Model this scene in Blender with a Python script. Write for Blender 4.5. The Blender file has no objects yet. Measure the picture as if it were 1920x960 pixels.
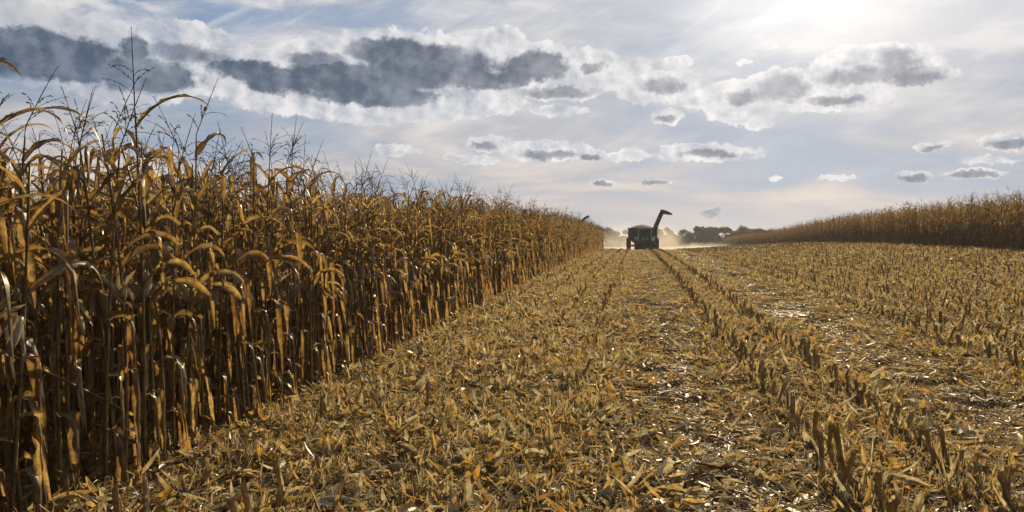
import bpy, bmesh, math, random
import numpy as np
from mathutils import Vector, Matrix, Euler
R = math.radians
random.seed(7); rng = np.random.default_rng(7)
scn = bpy.context.scene

# ------------------------------------------------------------------ camera
YAW = R(8.68); FPX = 1507.0; CAMZ = 1.65
cam = bpy.data.objects.new('camera', bpy.data.cameras.new('camera'))
scn.collection.objects.link(cam); scn.camera = cam
cam.data.sensor_width = 36; cam.data.lens = FPX/1920*36
cam.data.clip_start = 0.05; cam.data.clip_end = 9000
cam.location = (0, 0, CAMZ)
cam.rotation_euler = (R(90-0.95), 0, YAW)

# ------------------------------------------------------------------ light
SUN_AZ, SUN_EL = R(10.8), R(20.5)
SDIR = Vector((math.sin(SUN_AZ)*math.cos(SUN_EL), math.cos(SUN_AZ)*math.cos(SUN_EL), math.sin(SUN_EL)))
sun = bpy.data.objects.new('sun', bpy.data.lights.new('sun', 'SUN'))
scn.collection.objects.link(sun)
sun.data.energy = 5.0; sun.data.angle = R(0.55); sun.data.color = (1.0, 0.85, 0.62)
sun.rotation_euler = SDIR.to_track_quat('Z', 'Y').to_euler()
scn.view_settings.view_transform = 'Standard'; scn.view_settings.look = 'None'
scn.view_settings.gamma = 1; scn.view_settings.exposure = 0.0
scn.render.engine = 'CYCLES'
scn.cycles.max_bounces = 8; scn.cycles.diffuse_bounces = 4; scn.cycles.transmission_bounces = 4
scn.cycles.volume_bounces = 1; scn.cycles.transparent_max_bounces = 8
scn.cycles.volume_step_rate = 1.0; scn.cycles.volume_max_steps = 64

class G:                                    # small node-tree builder
    def __init__(s, nt): s.nt = nt
    def n(s, t, **kw):
        n = s.nt.nodes.new(t)
        for k, v in kw.items():
            if k.startswith('i_'): s.put(n.inputs[k[2:].replace('_', ' ')], v)
            else: setattr(n, k, v)
        return n
    def put(s, sock, v):
        if isinstance(v, bpy.types.NodeSocket): s.nt.links.new(v, sock)
        else: sock.default_value = v
    def m(s, op, a, b=None, c=None, clamp=False):
        n = s.nt.nodes.new('ShaderNodeMath'); n.operation = op; n.use_clamp = clamp
        for i, v in enumerate((a, b, c)):
            if v is not None: s.put(n.inputs[i], v)
        return n.outputs[0]
    def v(s, op, a, b=None, c=None, out=0):
        n = s.nt.nodes.new('ShaderNodeVectorMath'); n.operation = op
        for i, x in enumerate((a, b, c)):
            if x is not None: s.put(n.inputs[i], x)
        return n.outputs[out]
    def mr(s, x, a, b, c=0.0, d=1.0, smooth=True):
        n = s.nt.nodes.new('ShaderNodeMapRange')
        n.interpolation_type = 'SMOOTHSTEP' if smooth else 'LINEAR'
        for i, q in enumerate((x, a, b, c, d)): s.put(n.inputs[i], q)
        return n.outputs[0]
    def mix(s, f, a, b, mode='MIX'):
        n = s.nt.nodes.new('ShaderNodeMix'); n.data_type = 'RGBA'; n.blend_type = mode
        s.put(n.inputs[0], f); s.put(n.inputs[6], a); s.put(n.inputs[7], b)
        return n.outputs[2]
    def noise(s, vec, scale, detail=3, rough=.5, out=0, dist=0.0):
        n = s.nt.nodes.new('ShaderNodeTexNoise'); s.put(n.inputs['Vector'], vec)
        s.put(n.inputs['Scale'], scale); n.inputs['Detail'].default_value = detail
        n.inputs['Roughness'].default_value = rough; n.inputs['Distortion'].default_value = dist
        return n.outputs[out]
    def ramp(s, f, pts):
        n = s.nt.nodes.new('ShaderNodeValToRGB'); s.put(n.inputs[0], f)
        e = n.color_ramp.elements
        while len(e) < len(pts): e.new(.5)
        for q, (p, c) in zip(e, pts): q.position = p; q.color = (*c, 1)
        return n.outputs[0]

def rgb(*c): return (*c, 1)
# ------------------------------------------------------------------ sky
world = bpy.data.worlds.new('World'); scn.world = world; world.use_nodes = True
wt = world.node_tree; wt.nodes.clear(); g = G(wt)
sky = g.n('ShaderNodeTexSky', sky_type='NISHITA', sun_disc=False)
sky.sun_elevation = SUN_EL; sky.sun_rotation = SUN_AZ; sky.air_density = 1.3; sky.dust_density = 1.0; sky.ozone_density = 1.5
tc = g.n('ShaderNodeTexCoord'); D = tc.outputs['Generated']
ca, sa = math.cos(YAW), math.sin(YAW)
rt = g.v('DOT_PRODUCT', D, (ca, sa, 0), out=1); fw = g.v('DOT_PRODUCT', D, (-sa, ca, 0), out=1)
sp = g.n('ShaderNodeSeparateXYZ'); g.put(sp.inputs[0], D); dz = sp.outputs[2]
az = g.m('ARCTAN2', rt, fw); el = g.m('ARCSINE', dz)
cb = g.n('ShaderNodeCombineXYZ'); g.put(cb.inputs[0], az); g.put(cb.inputs[1], el); P = cb.outputs[0]
def AE(x, y):                               # azimuth / elevation of a cloud as seen in the sky
    u = (x-960)/FPX; v = (455-y)/FPX
    return math.atan(u), math.atan(v/math.sqrt(1+u*u))
# warp for ragged edges
w1 = g.noise(P, 16.0, 5, .6, out=1); w2 = g.noise(P, 46.0, 6, .62, out=1)
Pw = g.v('ADD', P, g.v('MULTIPLY', g.v('SUBTRACT', w1, (.5, .5, .5)), (.034, .018, 0)))
Pw = g.v('ADD', Pw, g.v('MULTIPLY', g.v('SUBTRACT', w2, (.5, .5, .5)), (.014, .012, 0)))
w3 = g.noise(P, 125.0, 4, .6, out=1)
Pw = g.v('ADD', Pw, g.v('MULTIPLY', g.v('SUBTRACT', w3, (.5, .5, .5)), (.014, .009, 0)))
def ell(p, lst):
    o = None
    for (x, y, rx, ry) in lst:
        a, e = AE(x, y); sx, sy = FPX/rx, FPX/ry
        q = g.v('MULTIPLY_ADD', p, (sx, sy, 0), (-a*sx, -e*sy, 0))
        d = g.v('DOT_PRODUCT', q, q, out=1)
        if o is None: o = d
        else:
            o = g.m('SMOOTH_MIN', o, d, .5)
    return o
MASK = [(20, 45, 95, 48), (110, 95, 170, 60), (250, 130, 130, 60), (345, 85, 90, 38), (440, 115, 90, 34), (500, 140, 80, 40),
        (600, 105, 90, 34), (745, 130, 210, 70), (620, 165, 210, 50), (720, 205, 200, 26), (890, 185, 100, 34),
        (930, 100, 70, 42), (1000, 125, 100, 40), (1105, 115, 50, 26), (1060, 160, 90, 28), (1050, 207, 52, 12),
        (1187, 130, 40, 22), (1250, 120, 50, 12), (1245, 165, 88, 34), (1250, 222, 34, 15), (1300, 180, 50, 22),
        (1380, 190, 85, 38), (1460, 170, 70, 36), (1560, 180, 100, 26), (1590, 122, 70, 28), (1670, 125, 78, 36), (1640, 148, 125, 20),
        (1630, 192, 50, 10), (1418, 233, 26, 9), (1397, 116, 14, 6), (1384, 121, 10, 4), (1430, 95, 22, 6),
        (915, 270, 44, 14), (1030, 283, 85, 20), (885, 300, 50, 10), (1110, 290, 40, 11), (1175, 292, 34, 13), (1325, 287, 100, 17),
        (1130, 343, 28, 6), (1710, 328, 28, 10), (1820, 326, 52, 9), (1748, 273, 34, 7), (1900, 263, 45, 14), (1855, 300, 46, 7),
        (1560, 330, 26, 5), (1590, 335, 18, 4), (1450, 337, 12, 4), (745, 283, 40, 14), (1228, 345, 30, 5), (1335, 398, 22, 9)]
DARK = [(75, 90, 105, 28), (150, 130, 120, 20), (20, 125, 60, 20), (255, 95, 24, 24), (275, 145, 80, 28), (470, 130, 72, 16), (510, 150, 50, 22),
        (750, 102, 92, 26), (800, 125, 120, 38), (660, 150, 140, 28), (700, 178, 120, 20), (900, 150, 50, 16), (1005, 127, 58, 24), (960, 150, 40, 14)]
DARK2 = [(1232, 160, 46, 15), (1462, 165, 36, 24), (1390, 183, 30, 12), (345, 100, 60, 16), (600, 112, 50, 14), (1110, 128, 24, 8), (1050, 172, 60, 10), (1560, 188, 50, 8),
        (1640, 142, 80, 13), (1675, 115, 30, 20), (1720, 148, 40, 11), (1028, 290, 45, 8), (905, 273, 24, 6), (1335, 289, 60, 7), (1105, 294, 22, 5), (1250, 226, 20, 6),
        (1710, 331, 22, 6), (1825, 327, 36, 5), (1128, 345, 18, 4), (1745, 276, 20, 4), (1905, 268, 34, 7), (1335, 398, 22, 9), (1228, 346, 26, 5)]
fm = ell(Pw, MASK); fd = ell(Pw, DARK); fd2 = ell(Pw, DARK2)
n3 = g.noise(P, 60.0, 7, .68)
thick = g.m('SUBTRACT', g.m('ADD', 1.22, g.m('MULTIPLY', g.m('SUBTRACT', n3, .5), 1.15)), fm)
soft = g.mr(g.noise(P, 20.0, 3, .5), .42, .62, .22, .8)
mask = g.m('MULTIPLY', g.mr(thick, 0.0, soft), g.mr(g.noise(P, 9.0, 4, .6), .36, .52, .68, 1.0))
n4 = g.noise(g.v('MULTIPLY', P, (1, 1.8, 1)), 22.0, 6, .6)
nn = g.m('ADD', g.m('MULTIPLY', g.m('SUBTRACT', n3, .5), 1.25), g.m('MULTIPLY', g.m('SUBTRACT', n4, .5), 1.1))
dark = g.m('MAXIMUM', g.mr(g.m('ADD', fd, nn), 1.5, .65), g.m('MULTIPLY', g.mr(g.m('ADD', fd2, nn), 1.8, .2), .78))
# light through the puffs: compare the noise here with the noise a step towards the sun
a_s, e_s = AE(1480, -60)
tosun = g.v('NORMALIZE', g.v('SUBTRACT', (a_s, e_s, 0), P))
nb = g.noise(g.v('ADD', P, g.v('SCALE', tosun, None)), 26.0, 4, .6) if False else None
Ps = g.n('ShaderNodeVectorMath', operation='SCALE'); g.put(Ps.inputs[0], tosun); Ps.inputs['Scale'].default_value = .010
Pst = g.v('ADD', P, Ps.outputs[0])
na = g.noise(P, 30.0, 5, .6); nb = g.noise(Pst, 30.0, 5, .6)
relief = g.m('MULTIPLY', g.m('SUBTRACT', na, nb), 2.6)
gl = g.v('DOT_PRODUCT', D, tuple(SDIR), out=1)                     # cosine to the sun
ang = g.m('ARCCOSINE', g.m('MINIMUM', gl, 1.0))
glow = g.m('EXPONENT', g.m('MULTIPLY', g.m('MULTIPLY', ang, ang), -1/(2*.085**2)))
glow2 = g.m('EXPONENT', g.m('MULTIPLY', ang, -1/.24))
# high veil: long streaks
Pstr = g.v('MULTIPLY', P, (1.0, 4.2, 1.0))
s1 = g.noise(Pstr, 3.2, 6, .55, dist=.6); s2 = g.noise(g.v('MULTIPLY', P, (1.0, 3.0, 1.0)), 9.0, 6, .6, dist=.8)
st = g.m('ADD', g.m('MULTIPLY', s1, .65), g.m('MULTIPLY', s2, .35))
veilc = g.ramp(g.mr(st, .34, .66), [(0, (.25, .33, .46)), (.4, (.40, .44, .51)), (.7, (.54, .55, .59)), (1, (.76, .74, .74))])
warm = g.ramp(g.mr(s1, .38, .62), [(0, (.34, .42, .53)), (.4, (.50, .48, .50)), (1, (.76, .65, .54))])
hor = g.mr(el, .20, .02)
veil = g.mix(hor, veilc, warm)
veil = g.mix(g.mr(el, .075, .0, 0, .7), veil, rgb(.60, .51, .47))
skyc = g.n('ShaderNodeVectorMath', operation='SCALE'); g.put(skyc.inputs[0], sky.outputs[0]); skyc.inputs['Scale'].default_value = .09
bluef = g.m('MULTIPLY', g.mr(az, .15, -.45), g.mr(el, .10, .24))
a2, e2 = AE(1750, -10)
q = g.v('MULTIPLY_ADD', Pw, (7, 16, 0), (-a2*7, -e2*16, 0)); bl2 = g.mr(g.v('DOT_PRODUCT', q, q, out=1), 1.2, .1)
bluef = g.m('MAXIMUM', bluef, bl2)
bluef = g.m('MULTIPLY', bluef, g.mr(st, .62, .44))
bluef = g.m('MULTIPLY', bluef, 1.25, clamp=True)
blue = g.mix(.3, rgb(.15, .25, .46), skyc.outputs[0])
base = g.mix(bluef, veil, blue)
rot = g.n('ShaderNodeVectorRotate', rotation_type='Z_AXIS'); g.put(rot.inputs['Vector'], P); rot.inputs['Angle'].default_value = R(-24)
wisp = g.noise(g.v('MULTIPLY', rot.outputs[0], (3.0, 17.0, 1.0)), 1.6, 7, .62, dist=.9)
base = g.mix(g.m('MULTIPLY', g.mr(wisp, .46, .72), g.mr(el, .10, .26, .08, .36)), base, rgb(.86, .85, .86))
base = g.mix(g.m('MULTIPLY', glow2, .68, clamp=True), base, rgb(1.02, .98, .96))
cw = g.mix(g.m('MULTIPLY', glow2, 1.2, clamp=True), rgb(.80, .79, .80), rgb(1.10, 1.05, 1.0))
cw = g.mix(g.mr(az, -.28, -.55, 0, .8), cw, rgb(.60, .60, .63))
cg = g.mix(g.m('MULTIPLY', glow2, 1.2, clamp=True), rgb(.37, .42, .50), rgb(.70, .68, .69))
rim = g.m('MULTIPLY', g.mr(thick, .75, .1), .30)
cl = g.mix(g.m('ADD', g.m('ADD', g.m('ADD', .52, rim), relief), g.m('MULTIPLY', g.m('SUBTRACT', n4, .5), 1.3), clamp=True), cg, cw)
cd = g.mix(g.m('MULTIPLY', glow2, 1.3, clamp=True), rgb(.075, .112, .172), rgb(.36, .35, .38))
cd = g.mix(g.m('ADD', g.m('ADD', .12, g.m('MULTIPLY', relief, .5)), g.m('MULTIPLY', g.m('SUBTRACT', n4, .5), .9), clamp=True), cd, cg)
cloud = g.mix(dark, cl, cd)
full = g.mix(mask, base, cloud)
gs = g.n('ShaderNodeVectorMath', operation='SCALE'); gs.inputs[0].default_value = (1.0, .95, .88); g.put(gs.inputs['Scale'], g.m('MULTIPLY', glow, .5))
full = g.v('ADD', full, gs.outputs[0])
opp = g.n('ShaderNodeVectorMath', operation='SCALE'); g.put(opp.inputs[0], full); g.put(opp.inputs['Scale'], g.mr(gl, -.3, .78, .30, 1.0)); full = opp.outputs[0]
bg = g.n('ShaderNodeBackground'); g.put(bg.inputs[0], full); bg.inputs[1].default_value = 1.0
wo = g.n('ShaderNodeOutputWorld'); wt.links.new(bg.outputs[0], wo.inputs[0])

# ------------------------------------------------------------------ helpers
def smooth(a, b, x):
    t = np.clip((np.asarray(x, float)-a)/(b-a), 0, 1); return t*t*(3-2*t)
_Y = [-50, 0, 8, 14, 20, 38, 55, 68, 80, 92, 104, 118, 200, 9000]
_Z = [0, 0, -.02, .08, .22, .50, .70, .80, .84, .72, .46, .25, .0, .0]
def ground(x, y):
    x = np.asarray(x, float); y = np.asarray(y, float)
    z = np.interp(y, _Y, _Z)
    k = np.interp(y, [0, 6, 30, 60, 90, 130, 190, 300], [0, .12, .78, .72, .66, .8, .85, .2])
    z = z + k*smooth(3, 17, x)
    return z
def gz(x, y): return float(ground(x, y))
class MB:                                    # collects geometry for one mesh
    def __init__(s): s.v = []; s.f = []; s.n = 0
    def add(s, v, f):
        s.v.append(np.asarray(v, float).reshape(-1, 3)); s.f += [tuple(i+s.n for i in q) for q in f]; s.n += len(s.v[-1])
    def box(s, c, h, rot=None, taper=None):
        v = []
        for z in (-1, 1):
            t = 1 if (taper is None or z < 0) else taper
            for a, b in ((-1, -1), (1, -1), (1, 1), (-1, 1)): v.append(Vector((a*h[0]*t, b*h[1]*t, z*h[2])))
        if rot is not None: v = [rot @ q for q in v]
        v = [(q.x+c[0], q.y+c[1], q.z+c[2]) for q in v]
        s.add(v, [(3, 2, 1, 0), (4, 5, 6, 7), (0, 1, 5, 4), (1, 2, 6, 5), (2, 3, 7, 6), (3, 0, 4, 7)])
    def tube(s, pts, rad, k=6, cap=True):
        pts = [Vector(p) for p in pts]
        if not hasattr(rad, '__len__'): rad = [rad]*len(pts)
        V = []; F = []; ref = Vector((.13, .97, .2))
        for i, p in enumerate(pts):
            t = (pts[min(i+1, len(pts)-1)]-pts[max(i-1, 0)]).normalized()
            a = t.cross(ref); a = a.normalized() if a.length > 1e-3 else Vector((1, 0, 0)); b = t.cross(a)
            for j in range(k):
                w = 2*math.pi*j/k; V.append(tuple(p+(a*math.cos(w)+b*math.sin(w))*rad[i]))
        for i in range(len(pts)-1):
            for j in range(k):
                j2 = (j+1) % k; F.append((i*k+j, i*k+j2, (i+1)*k+j2, (i+1)*k+j))
        if cap: F.append(tuple(range(k-1, -1, -1))); F.append(tuple((len(pts)-1)*k+j for j in range(k)))
        s.add(V, F)
    def lathe(s, prof, k=24, M=None):        # profile of (radius, height) about local Z
        V = []; F = []
        for r, z in prof:
            for j in range(k):
                w = 2*math.pi*j/k; p = Vector((r*math.cos(w), r*math.sin(w), z)); V.append(tuple(M @ p if M else p))
        for i in range(len(prof)-1):
            for j in range(k):
                j2 = (j+1) % k; F.append((i*k+j, i*k+j2, (i+1)*k+j2, (i+1)*k+j))
        F.append(tuple(range(k-1, -1, -1))); F.append(tuple((len(prof)-1)*k+j for j in range(k)))
        s.add(V, F)
    def prism(s, pts, lo, hi, axis='y'):     # outline in the other two axes
        n = len(pts)
        def mk(a, b, t): return (a, t, b) if axis == 'y' else ((t, a, b) if axis == 'x' else (a, b, t))
        V = [mk(a, b, lo) for a, b in pts]+[mk(a, b, hi) for a, b in pts]
        F = [tuple(range(n-1, -1, -1)), tuple(range(n, 2*n))]+[(i, (i+1) % n, n+(i+1) % n, n+i) for i in range(n)]
        s.add(V, F)
    def mesh(s, name, mats, shade=False, midx=None):
        me = bpy.data.meshes.new(name)
        me.from_pydata(np.concatenate(s.v).tolist(), [], s.f)
        for m in (mats if isinstance(mats, (list, tuple)) else [mats]): me.materials.append(m)
        if shade: me.polygons.foreach_set('use_smooth', [True]*len(me.polygons))
        if midx is not None: me.polygons.foreach_set('material_index', midx)
        me.update(); return me
    def obj(s, name, mat, parent=None, shade=False):
        o = bpy.data.objects.new(name, s.mesh(name, mat, shade)); scn.collection.objects.link(o)
        if parent: o.parent = parent
        return o
def fixn(o):
    bm = bmesh.new(); bm.from_mesh(o.data); bmesh.ops.recalc_face_normals(bm, faces=bm.faces); bm.to_mesh(o.data); bm.free(); return o
def bevel(o, w=.03, seg=2):
    fixn(o); m = o.modifiers.new('bevel', 'BEVEL'); m.width = w; m.segments = seg; m.limit_method = 'ANGLE'; return o
def tag(o, label=None, cat=None, group=None, kind=None):
    if label: o['label'] = label
    if cat: o['category'] = cat
    if group: o['group'] = group
    if kind: o['kind'] = kind
    return o
def empty(name, loc, rz=0.0):
    o = bpy.data.objects.new(name, None); scn.collection.objects.link(o); o.location = loc; o.rotation_euler = (0, 0, rz); o.empty_display_size = .2; return o

# ------------------------------------------------------------------ materials
def newmat(name):
    m = bpy.data.materials.new(name); m.use_nodes = True; m.node_tree.nodes.clear(); return m, G(m.node_tree)
def plant_mat(name, cols, trans, tw, gloss=.10, rough=.45, spots=.55, scale=22.):
    m, g = newmat(name)
    geo = g.n('ShaderNodeNewGeometry'); oi = g.n('ShaderNodeObjectInfo'); tc = g.n('ShaderNodeTexCoord')
    r = g.m('FRACT', g.m('ADD', geo.outputs['Random Per Island'], oi.outputs['Random']))
    r2 = g.m('FRACT', g.m('MULTIPLY', r, 7.31))
    c = g.ramp(r, [(i/(len(cols)-1), q) for i, q in enumerate(cols)])
    t = g.ramp(r2, [(i/(len(trans)-1), q) for i, q in enumerate(trans)])
    sc = g.v('ADD', tc.outputs['Object'], g.v('MULTIPLY', oi.outputs['Random'], (9, 7, 5)) if False else (0, 0, 0))
    nz = g.noise(tc.outputs['Object'], scale, 4, .65)
    k = g.mr(nz, .34, .68, 1-spots, 1.0)
    kk = g.n('ShaderNodeCombineXYZ'); [g.put(kk.inputs[i], k) for i in range(3)]
    if name == 'dry_leaf':                   # pale midrib, scorched margins and tip
        at = g.n('ShaderNodeAttribute', attribute_name='blade'); sb = g.n('ShaderNodeSeparateXYZ'); g.put(sb.inputs[0], at.outputs['Vector'])
        n6 = g.noise(tc.outputs['Object'], 45.0, 4, .6)
        edge = g.mr(g.m('ADD', sb.outputs[0], g.m('MULTIPLY', g.m('SUBTRACT', n6, .5), 1.6)), .38, .08)
        tip = g.mr(g.m('ADD', sb.outputs[1], g.m('SUBTRACT', n6, .5)), .72, .98); sc2 = g.m('MULTIPLY', g.m('MAXIMUM', edge, tip), .6)
        rib = g.mr(sb.outputs[0], .82, 1.0, 0, .65)
        c = g.mix(rib, c, rgb(.42, .33, .20)); t = g.mix(rib, t, rgb(.30, .20, .09))
        c = g.mix(sc2, c, rgb(.09, .055, .03)); t = g.mix(sc2, t, rgb(.16, .075, .02))
    c = g.mix(1.0, c, kk.outputs[0], 'MULTIPLY'); t = g.mix(1.0, t, kk.outputs[0], 'MULTIPLY')
    nb = g.noise(g.v('MULTIPLY', tc.outputs['Object'], (1, 1, .25)), scale*5, 3, .6)
    bp = g.n('ShaderNodeBump'); bp.inputs['Strength'].default_value = .35; bp.inputs['Distance'].default_value = .004; g.put(bp.inputs['Height'], nb)
    d = g.n('ShaderNodeBsdfDiffuse'); g.put(d.inputs[0], c); g.put(d.inputs['Normal'], bp.outputs[0])
    o = d.outputs[0]
    if tw > 0:
        tr = g.n('ShaderNodeBsdfTranslucent'); g.put(tr.inputs[0], t)
        mx = g.n('ShaderNodeMixShader'); mx.inputs[0].default_value = tw
        g.nt.links.new(o, mx.inputs[1]); g.nt.links.new(tr.outputs[0], mx.inputs[2]); o = mx.outputs[0]
    gb = g.n('ShaderNodeBsdfGlossy'); gb.inputs['Roughness'].default_value = rough; gb.inputs[0].default_value = (.9, .80, .66, 1); g.put(gb.inputs['Normal'], bp.outputs[0])
    fr = g.n('ShaderNodeLayerWeight'); fr.inputs[0].default_value = .25
    mx = g.n('ShaderNodeMixShader'); g.put(mx.inputs[0], g.m('ADD', gloss*.4, g.m('MULTIPLY', fr.outputs['Fresnel'], gloss*2.2), clamp=True))
    g.nt.links.new(o, mx.inputs[1]); g.nt.links.new(gb.outputs[0], mx.inputs[2])
    out = g.n('ShaderNodeOutputMaterial'); g.nt.links.new(mx.outputs[0], out.inputs[0])
    return m
M = {}
M['leaf'] = plant_mat('dry_leaf', [(.17, .11, .05), (.26, .18, .09), (.11, .07, .04), (.32, .25, .16), (.19, .12, .06), (.14, .10, .07)],
                      [(.70, .38, .08), (.82, .54, .18), (.40, .20, .045), (.72, .43, .11), (.28, .16, .06)], .54, .04, .45)
M['stem'] = plant_mat('dry_stem', [(.26, .18, .08), (.32, .24, .11), (.18, .12, .06)], [(.5, .3, .1), (.5, .3, .1)], .12, .12, .35, .5, 14.)
M['husk'] = plant_mat('dry_husk', [(.42, .36, .26), (.50, .42, .28), (.33, .26, .17)], [(.75, .5, .2), (.7, .5, .25)], .30, .08, .4, .3)
M['tassel'] = plant_mat('dry_tassel', [(.17, .12, .07), (.24, .17, .09), (.11, .08, .05)], [(.3, .18, .08), (.3, .18, .08)], .2, .04, .5)
M['litter'] = plant_mat('chopped_residue', [(.46, .27, .08), (.12, .075, .03), (.24, .18, .085), (.44, .36, .20), (.11, .08, .045), (.74, .66, .48), (.32, .22, .09), (.13, .09, .045), (.50, .40, .22), (.15, .10, .045), (.10, .07, .04)],
                        [(.88, .60, .18), (.80, .42, .07), (.92, .66, .25), (.95, .76, .40), (.85, .68, .34), (.35, .22, .08)], .47, .035, .42, .56)
M['chaff'] = plant_mat('crushed_residue', [(.24, .18, .10), (.36, .29, .18), (.15, .11, .07), (.46, .40, .30)],
                        [(.7, .5, .2), (.6, .35, .1)], .14, .028, .48, .5)
M['stub'] = plant_mat('cut_stub', [(.42, .31, .15), (.54, .42, .23), (.30, .21, .10)], [(.80, .58, .22), (.75, .52, .2)], .30, .03, .5, .5, 30.)
def solid(name, col, rough=.5, metal=0., var=.25, spec=.5, scale=3., dirt=None):
    m, g = newmat(name); tc = g.n('ShaderNodeTexCoord')
    nz = g.noise(tc.outputs['Object'], scale, 5, .6)
    b = g.n('ShaderNodeBsdfPrincipled')
    c = g.mix(g.mr(nz, .35, .7), rgb(*col), rgb(*(dirt or [q*(1-var) for q in col])))
    g.put(b.inputs['Base Color'], c); g.put(b.inputs['Roughness'], g.mr(nz, .3, .7, rough*.8, min(1, rough*1.25)))
    b.inputs['Metallic'].default_value = metal; b.inputs['Specular IOR Level'].default_value = spec
    o = g.n('ShaderNodeOutputMaterial'); g.nt.links.new(b.outputs[0], o.inputs[0]); return m
M['green'] = solid('green_paint', (.045, .17, .07), .4, dirt=(.09, .085, .05))
M['dkgreen'] = solid('dark_green_paint', (.02, .05, .03), .5, dirt=(.06, .06, .04))
M['rust'] = solid('brown_paint', (.075, .05, .038), .6, spec=.2, dirt=(.065, .05, .035))
M['rubber'] = solid('tyre_rubber', (.03, .028, .026), .8, dirt=(.11, .09, .07))
M['yellow'] = solid('yellow_rim', (.45, .32, .03), .5, dirt=(.2, .15, .05))
M['white'] = solid('pale_trim', (.72, .72, .70), .3, dirt=(.5, .48, .42))
M['lamp'] = solid('lamp_glass', (.55, .58, .6), .15)
M['black'] = solid('black_grille', (.02, .02, .02), .5)
M['grain'] = solid('shelled_corn', (.20, .13, .05), 1.0, spec=.05, scale=30., dirt=(.20, .13, .05))
M['steel'] = solid('dull_steel', (.25, .25, .25), .4, .6)
M['tin'] = solid('green_tin_roof', (.03, .07, .045), .9, spec=.05, dirt=(.045, .07, .05))
M['boards'] = solid('grey_boards', (.16, .14, .12), .8)
M['bark'] = solid('tree_bark', (.10, .075, .055), .9, scale=1.)
def glass():
    m, g = newmat('cab_glass'); b = g.n('ShaderNodeBsdfPrincipled'); b.inputs['Base Color'].default_value = (.02, .05, .04, 1)
    b.inputs['Roughness'].default_value = .06; b.inputs['Transmission Weight'].default_value = .35; b.inputs['IOR'].default_value = 1.45
    o = g.n('ShaderNodeOutputMaterial'); g.nt.links.new(b.outputs[0], o.inputs[0]); return m
M['glass'] = glass()
def tree_leaf():
    m, g = newmat('tree_foliage'); geo = g.n('ShaderNodeNewGeometry'); oi = g.n('ShaderNodeObjectInfo')
    c = g.ramp(geo.outputs['Random Per Island'], [(0, (.045, .065, .025)), (.5, (.075, .085, .03)), (1, (.12, .095, .04))])
    c = g.mix(g.m('MULTIPLY', oi.outputs['Random'], .5), c, rgb(.10, .065, .035))
    d = g.n('ShaderNodeBsdfDiffuse'); g.put(d.inputs[0], c); t = g.n('ShaderNodeBsdfTranslucent'); g.put(t.inputs[0], c)
    mx = g.n('ShaderNodeMixShader'); mx.inputs[0].default_value = .35
    g.nt.links.new(d.outputs[0], mx.inputs[1]); g.nt.links.new(t.outputs[0], mx.inputs[2])
    o = g.n('ShaderNodeOutputMaterial'); g.nt.links.new(mx.outputs[0], o.inputs[0]); return m
M['foliage'] = tree_leaf()
def soil():
    m, g = newmat('field_soil'); tc = g.n('ShaderNodeTexCoord'); P = tc.outputs['Object']
    n1 = g.noise(P, 1.2, 6, .6); n2 = g.noise(P, 28., 6, .7); n3 = g.noise(g.v('MULTIPLY', P, (1, .35, 1)), 60., 4, .6)
    c = g.ramp(n2, [(.3, (.030, .021, .014)), (.5, (.06, .043, .027)), (.7, (.11, .08, .05))])
    s = g.mr(n3, .56, .66); c = g.mix(g.m('MULTIPLY', s, .8), c, g.mix(n1, rgb(.24, .17, .09), rgb(.36, .27, .15)))
    bp = g.n('ShaderNodeBump'); bp.inputs['Strength'].default_value = .9; bp.inputs['Distance'].default_value = .03; g.put(bp.inputs['Height'], g.m('ADD', n2, g.m('MULTIPLY', n3, .5)))
    b = g.n('ShaderNodeBsdfPrincipled'); g.put(b.inputs['Base Color'], c); b.inputs['Roughness'].default_value = .85; g.put(b.inputs['Normal'], bp.outputs[0])
    o = g.n('ShaderNodeOutputMaterial'); g.nt.links.new(b.outputs[0], o.inputs[0]); return m
M['soil'] = soil()

# ------------------------------------------------------------------ ground
def axis(lo, hi, fine, step, far):
    a = list(np.arange(lo, hi, step)); s = step; x = hi
    while x < far: a.append(x); s *= 1.12; x += s
    s = step; x = lo-step; left = []
    while x > -far: left.append(x); s *= 1.12; x -= s
    return np.array(left[::-1]+a)
xs = axis(-6, 12, 0, .14, 1600); ys = axis(1, 30, 0, .14, 1600)
X, Y = np.meshgrid(xs, ys); Z = ground(X, Y)
def hash_noise(X, Y, s, seed):
    r = np.random.default_rng(seed); o = 0
    for k in range(5):
        a, b, p = r.normal(0, s), r.normal(0, s), r.uniform(0, 6.28); o = o+np.sin(a*X+b*Y+p)
    return o/5
near = np.exp(-((np.hypot(X, Y))/60)**2)
Z = Z + near*(.022*hash_noise(X, Y, 2.2, 1)+.016*hash_noise(X, Y, 6, 2))
def track(X, Y=None):                        # 1 inside the two wheel tracks
    X = np.asarray(X, float)
    return np.maximum(np.exp(-((X-.55)/.42)**4), np.exp(-((X-3.45)/.55)**4))
Z = Z - .05*track(X)*near
for x0_ in [1.42, 2.24]+[4.72+.76*i for i in range(17)]: Z = Z + near*.045*np.exp(-((X-x0_)/.16)**2)*(Y < 100)*(Y > -2)
V = np.stack([X.ravel(), Y.ravel(), Z.ravel()], 1); nx, ny = len(xs), len(ys)
idx = np.arange(nx*ny).reshape(ny, nx)
F = np.stack([idx[:-1, :-1].ravel(), idx[:-1, 1:].ravel(), idx[1:, 1:].ravel(), idx[1:, :-1].ravel()], 1)
me = bpy.data.meshes.new('field_ground'); me.from_pydata(V.tolist(), [], F.tolist()); me.materials.append(M['soil'])
me.polygons.foreach_set('use_smooth', [True]*len(me.polygons))
go = bpy.data.objects.new('field_ground', me); scn.collection.objects.link(go); tag(go, 'brown harvested field soil under the stubble', kind='structure')

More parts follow.
